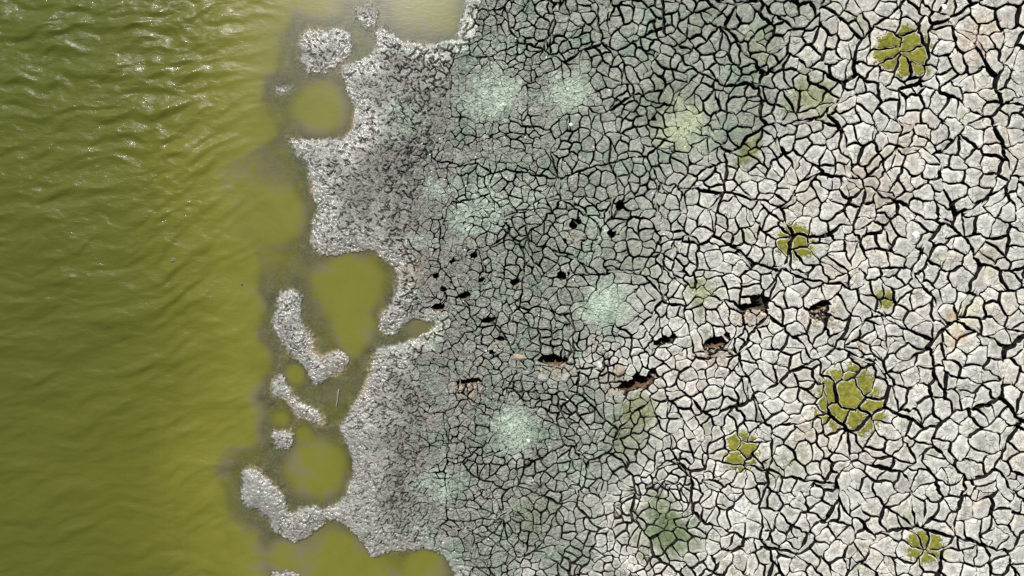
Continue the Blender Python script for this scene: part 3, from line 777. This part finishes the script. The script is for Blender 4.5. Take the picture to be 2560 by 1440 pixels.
def moss(cx, cy, r, seed, label, thr=.0, sq=1.0):
    root = empty('moss_patch', (wx(cx), wy(cy), 0)); tag(root, label, 'moss', 'olive moss patches on the dry mud')
    st = 1.6; xs = np.arange(cx - r * 1.35, cx + r * 1.35, st); ys = np.arange(cy - r * 1.35, cy + r * 1.35, st)
    X, Y = np.meshgrid(xs, ys)
    f = 1.0 - np.hypot((X - cx), (Y - cy) * sq) / r + .38 * fbm(X, Y, r * .8, 3, seed) + .26 * perlin(X / 7, Y / 7, seed + 9) + .25 * perlin(X / 3.1, Y / 3.1, seed + 12) - thr
    ok = f > .02
    Zg = np.full(X.shape, np.nan); Pid = np.full(X.shape, -1)
    for j, i in zip(*np.nonzero(ok)):
        z, pid = ground(X[j, i], Y[j, i])
        if pid is None: continue
        p = plates[pid]; dx = X[j, i] - p['c'][0]; dy = Y[j, i] - p['c'][1]; t = math.atan2(dy, dx)
        rad = np.interp(t, p['th'], p['r'], period=2 * math.pi); s = math.hypot(dx, dy) / rad
        lim = 1 - (1.3 + 1.6 * perlin(X[j, i] / 11., Y[j, i] / 11., seed + 20)) / max(rad, 6)
        if s > lim: continue
        Zg[j, i] = z; Pid[j, i] = pid
    cnt = 0
    for q in pieces(Pid):
        m = np.zeros(X.shape, bool); m[:-1, :-1] |= q; m[1:, :-1] |= q; m[1:, 1:] |= q; m[:-1, 1:] |= q
        id_ = np.arange(X.size).reshape(X.shape)
        F = np.stack([id_[:-1, :-1], id_[1:, :-1], id_[1:, 1:], id_[:-1, 1:]], -1)[q]
        u = np.unique(F); rm = np.full(X.size, -1); rm[u] = np.arange(len(u)); F = rm[F]
        inner = np.zeros(X.shape, bool); inner[1:-1, 1:-1] = m[1:-1, 1:-1] & m[:-2, 1:-1] & m[2:, 1:-1] & m[1:-1, :-2] & m[1:-1, 2:]
        zz = Zg + np.where(inner, .006 + .003 * perlin(X / 5, Y / 5, seed + 31), .0012)
        V = np.stack([wx(X).ravel()[u] - wx(cx), wy(Y).ravel()[u] - wy(cy), zz.ravel()[u]], 1)
        nb_ = len(u); Vb = V.copy(); Vb[:, 2] -= .006
        link_mesh('moss_mat', mesh_np('moss_mat', V, [F]), MOSS, root); cnt += 1
    return cnt
moss(2258, 128, 66, 301, 'olive moss patch on the mud near the top right corner', -.15)
moss(2125, 1000, 82, 311, 'largest olive moss patch, split into many plates by cracks', -.12)
moss(1855, 1128, 48, 321, 'round olive moss patch to the lower left of the largest one', -.1)
moss(1988, 606, 40, 331, 'small round olive moss patch right of centre in pale dry mud', -.25)
moss(2312, 1368, 38, 341, 'olive moss patch near the bottom right corner', -.2)
moss(2210, 748, 26, 351, 'tiny faint olive moss patch between the footprints and right edge', .05)

# lumps: an irregular low stone
def rock_mesh(name, sx, sy, sz, seed, flat=.35, sub=2):
    import bmesh
    bm = bmesh.new(); bmesh.ops.create_icosphere(bm, subdivisions=sub, radius=1.0)
    g = random.Random(seed); ph = [g.uniform(0, 6.28) for _ in range(9)]
    for v in bm.verts:
        x, y, z = v.co
        k = 1 + .16 * math.sin(2.3 * x + ph[0]) * math.cos(2.1 * y + ph[1]) + .13 * math.sin(3.7 * y + 2 * z + ph[2]) + .09 * math.sin(5.3 * x + 4.1 * z + ph[3]) + g.uniform(-.10, .10)
        v.co = Vector((x * k * sx, y * k * sy, max(z * k, -flat) * sz))
    me = bpy.data.meshes.new(name); bm.to_mesh(me); bm.free()
    me.polygons.foreach_set('use_smooth', [False] * len(me.polygons)); return me
def lump(name, px, py, lx, ly, hz, rot, mat, label, cat, seed, group=None):
    z, _ = ground(px, py); s = .43 / PX
    me = rock_mesh(name, lx * s, ly * s, hz * s, seed)
    o = link_mesh(name, me, mat, None, (wx(px), wy(py), z + .25 * hz * s)); o.rotation_euler = (0, 0, R(rot))
    return tag(o, label, cat, group)
lump('white_shell', 1523, 347, 17, 13, 7, 35, WHITE, 'bright white chip lying on grey mud in the upper middle', 'shell', 1)
lump('white_shell', 2290, 587, 17, 22, 8, 10, WHITE, 'bright white chip on pale mud near the right edge', 'shell', 2)
lump('white_shell', 2361, 17, 14, 18, 6, 50, WHITE, 'white chip at the top edge, right of the moss', 'shell', 3)
lump('pale_stone', 1498, 911, 17, 26, 14, 20, PALE, 'pale oval stone between two black footprint holes', 'stone', 4)
lump('white_shell', 1321, 1101, 10, 8, 4, 0, WHITE, 'tiny white chip on the pale mint green mud patch', 'shell', 5)
lump('white_shell', 1427, 311, 9, 9, 4, 0, WHITE, 'tiny white speck below the upper mint patch', 'shell', 6)
lump('grey_clod', 1288, 848, 28, 34, 26, 15, GREYCLOD, 'grey mud clod beside a small hole left of the footprints', 'clod', 7)
lump('grey_clod', 1356, 945, 32, 26, 20, -10, GREYCLOD, 'grey mud clod just below the reddish footprint', 'clod', 8)
lump('grey_clod', 1413, 944, 28, 26, 18, 30, GREYCLOD, 'grey mud clod right of its twin below the reddish footprint', 'clod', 9)
lump('tan_clod', 1547, 925, 34, 30, 26, 0, CLOD, 'tan mud clod at the left end of the longest footprint hole', 'clod', 10)
lump('tan_clod', 1297, 893, 40, 18, 16, -8, CLOD, 'long pinkish tan clod left of the reddish footprint', 'clod', 11)
lump('tan_clod', 1483, 853, 12, 15, 10, 20, CLOD, 'small pinkish clod below the mint green patch', 'clod', 12)
lump('tan_clod', 1702, 884, 12, 10, 7, 20, CLOD, 'left of two small tan clods on a grey plate', 'clod', 13)
lump('tan_clod', 1732, 888, 13, 8, 7, -15, CLOD, 'right of two small tan clods on a grey plate', 'clod', 14)
lump('tan_clod', 1655, 963, 14, 9, 7, -25, CLOD, 'small tan clod below right of the longest footprint hole', 'clod', 15)
lump('pale_clod', 2027, 800, 32, 28, 20, 0, GREYCLOD, 'upturned pale clod below the rightmost footprint', 'clod', 16)
lump('mud_clod', 1290, 1025, 14, 10, 8, 0, GREYCLOD, 'small grey clod above the lower mint green patch', 'clod', 17)
lump('drowned_stone', 428, 650, 20, 17, 22, 20, DARKSTONE, 'dark stone poking up in the open green water', 'stone', 18)
lump('drowned_stone', 600, 711, 9, 8, 16, 0, DARKSTONE, 'tiny dark stone in the water near the mud island', 'stone', 19)
for o in bpy.data.objects:
    if o.name.startswith('drowned_stone'): o.location.z = WZ - .012

# sticks and straws
def stick(name, pts, r0, r1, mat, label, cat, lift=.006, onwater=False):
    V = []; F = []; k = 7; P = []
    for (x, y) in pts:
        z = WZ + .004 if onwater else ground(x, y)[0]
        P.append(Vector((wx(x), wy(y), z + lift)))
    if not onwater:
        zs = max(p.z for p in P)
        for p in P: p.z = .35 * p.z + .65 * zs
    n = len(P)
    for i, p in enumerate(P):
        d = (P[min(i + 1, n - 1)] - P[max(i - 1, 0)]).normalized(); s = d.cross(Vector((0, 0, 1))).normalized(); u = s.cross(d)
        r = r0 + (r1 - r0) * i / (n - 1)
        r *= 1 + .18 * math.sin(i * 2.3)
        for a in range(k): V.append(p + (s * math.cos(6.283 * a / k) + u * math.sin(6.283 * a / k)) * r)
    for i in range(n - 1):
        for a in range(k): F.append((i * k + a, i * k + (a + 1) % k, (i + 1) * k + (a + 1) % k, (i + 1) * k + a))
    F.append(tuple(range(k - 1, -1, -1))); F.append(tuple(range((n - 1) * k, n * k)))
    me = bpy.data.meshes.new(name); o0 = P[0]; me.from_pydata([v - o0 for v in V], [], F); me.update()
    o = link_mesh(name, me, mat, None, o0); return tag(o, label, cat)
stick('twig', [(845, 974), (843, 984), (842, 996), (840, 1007), (838, 1018)], .007, .004, TWIG, 'short grey twig lying in shallow water beside the mud islands', 'twig', .004, True)
stick('twig', [(1530, 478), (1531, 500), (1528, 520), (1526, 541)], .005, .004, TWIG, 'thin grey twig beside a dark hole in the upper middle', 'twig')
stick('straw', [(1593, 104), (1590, 118), (1588, 131)], .008, .006, STRAW, 'pale straw lying in a crack near the top edge', 'straw')
stick('straw', [(2035, 744), (2050, 746), (2068, 750)], .006, .004, STRAW, 'pale straw above the rightmost footprint', 'straw')
stick('straw', [(1094, 785), (1097, 795), (1099, 803)], .005, .004, STRAW, 'pale straw below the small hole near the shore puddle', 'straw')
stick('straw', [(1982, 100), (1990, 106), (1997, 104)], .006, .004, STRAW, 'brown straw in the cracks left of the top moss patch', 'straw')

# crumbs of dry earth kicked out of the footprints: a scatter nobody could count
crumb_sites = [(1802, 890, 55, 30, 120, 'tan crumbs of earth below a footprint hole in the middle of the track'), (1890, 795, 55, 18, 90, 'pinkish crumbs along the lower lip of the upper long footprint'),
 (2062, 795, 48, 28, 110, 'tan and orange crumbs around the rightmost footprint'), (1545, 955, 42, 28, 90, 'tan crumbs at the left end of the longest footprint hole'),
 (1395, 922, 60, 16, 80, 'reddish crumbs along the lower lip of the footprint left of the pale stone'), (1175, 972, 45, 16, 40, 'ochre crumbs below the leftmost long footprint'),
 (1445, 590, 34, 24, 50, 'brown crumbs around the hole in the upper middle'), (1550, 505, 18, 16, 20, 'brown crumbs around the hole beside the thin grey twig'), (1627, 945, 30, 18, 40, 'brown crumbs at the right end of the longest footprint hole'),
 (1240, 850, 34, 34, 40, 'brown crumbs around two small holes near the shore puddle'), (2180, 850, 50, 26, 60, 'pale crumbs among broken plates right of the track')]
for si, (cx, cy, sx, sy, n, lab) in enumerate(crumb_sites):
    g = random.Random(500 + si); V = []; F = []; off = 0
    base = [rock_mesh('crumb', 1, 1, .8, 600 + q, .4, 1) for q in range(4)]
    bases = [(np.array([v.co[:] for v in b.vertices]), np.array([p.vertices[:] for p in b.polygons])) for b in base]
    for b in base: bpy.data.meshes.remove(b)
    for _ in range(n):
        x = g.gauss(cx, sx * .55); y = g.gauss(cy, sy * .55); s = min(g.lognormvariate(math.log(2.0), .5), 6.5) / PX
        z, _i = ground(x, y)
        if z < -.16: continue
        vb, fb = bases[g.randrange(4)]; a = g.uniform(0, 6.28); rot = np.array([[math.cos(a), -math.sin(a), 0], [math.sin(a), math.cos(a), 0], [0, 0, 1]])
        w = vb * [s * g.uniform(.7, 1.3), s, s] @ rot.T + [wx(x), wy(y), z + .2 * s]
        V.append(w); F.append(fb + off); off += len(w)
    V = np.concatenate(V); o0 = np.array([wx(cx), wy(cy), 0])
    me = mesh_np('earth_crumbs', V - o0, [np.concatenate(F)], False)
    tag(link_mesh('earth_crumbs', me, CLOD, None, o0), lab, 'crumbs', 'crumbs around the footprints', 'stuff')

# tiny white flecks strewn over the damp mud
g = random.Random(900); V = []; F = []; off = 0
b = rock_mesh('fleck', 1, 1, .5, 901, .4, 1); vb = np.array([v.co[:] for v in b.vertices]); fb = np.array([p.vertices[:] for p in b.polygons]); bpy.data.meshes.remove(b)
for _ in range(130):
    x = g.uniform(1050, 1720) if g.random() < .8 else g.uniform(1700, 2560); y = g.uniform(0, 1440); z, pid = ground(x, y)
    if pid is None and z < -.02: continue
    sz = g.uniform(.9, 2.3) / PX; a = g.uniform(0, 6.28); rot = np.array([[math.cos(a), -math.sin(a), 0], [math.sin(a), math.cos(a), 0], [0, 0, 1]])
    w = vb * [sz * g.uniform(.8, 1.8), sz, sz] @ rot.T + [wx(x), wy(y), z + .2 * sz]
    V.append(w); F.append(fb + off); off += len(w)
me = mesh_np('white_flecks', np.concatenate(V), [np.concatenate(F)], False)
tag(link_mesh('white_flecks', me, WHITE), 'tiny white flecks strewn over the cracked mud', 'flecks', kind='stuff')
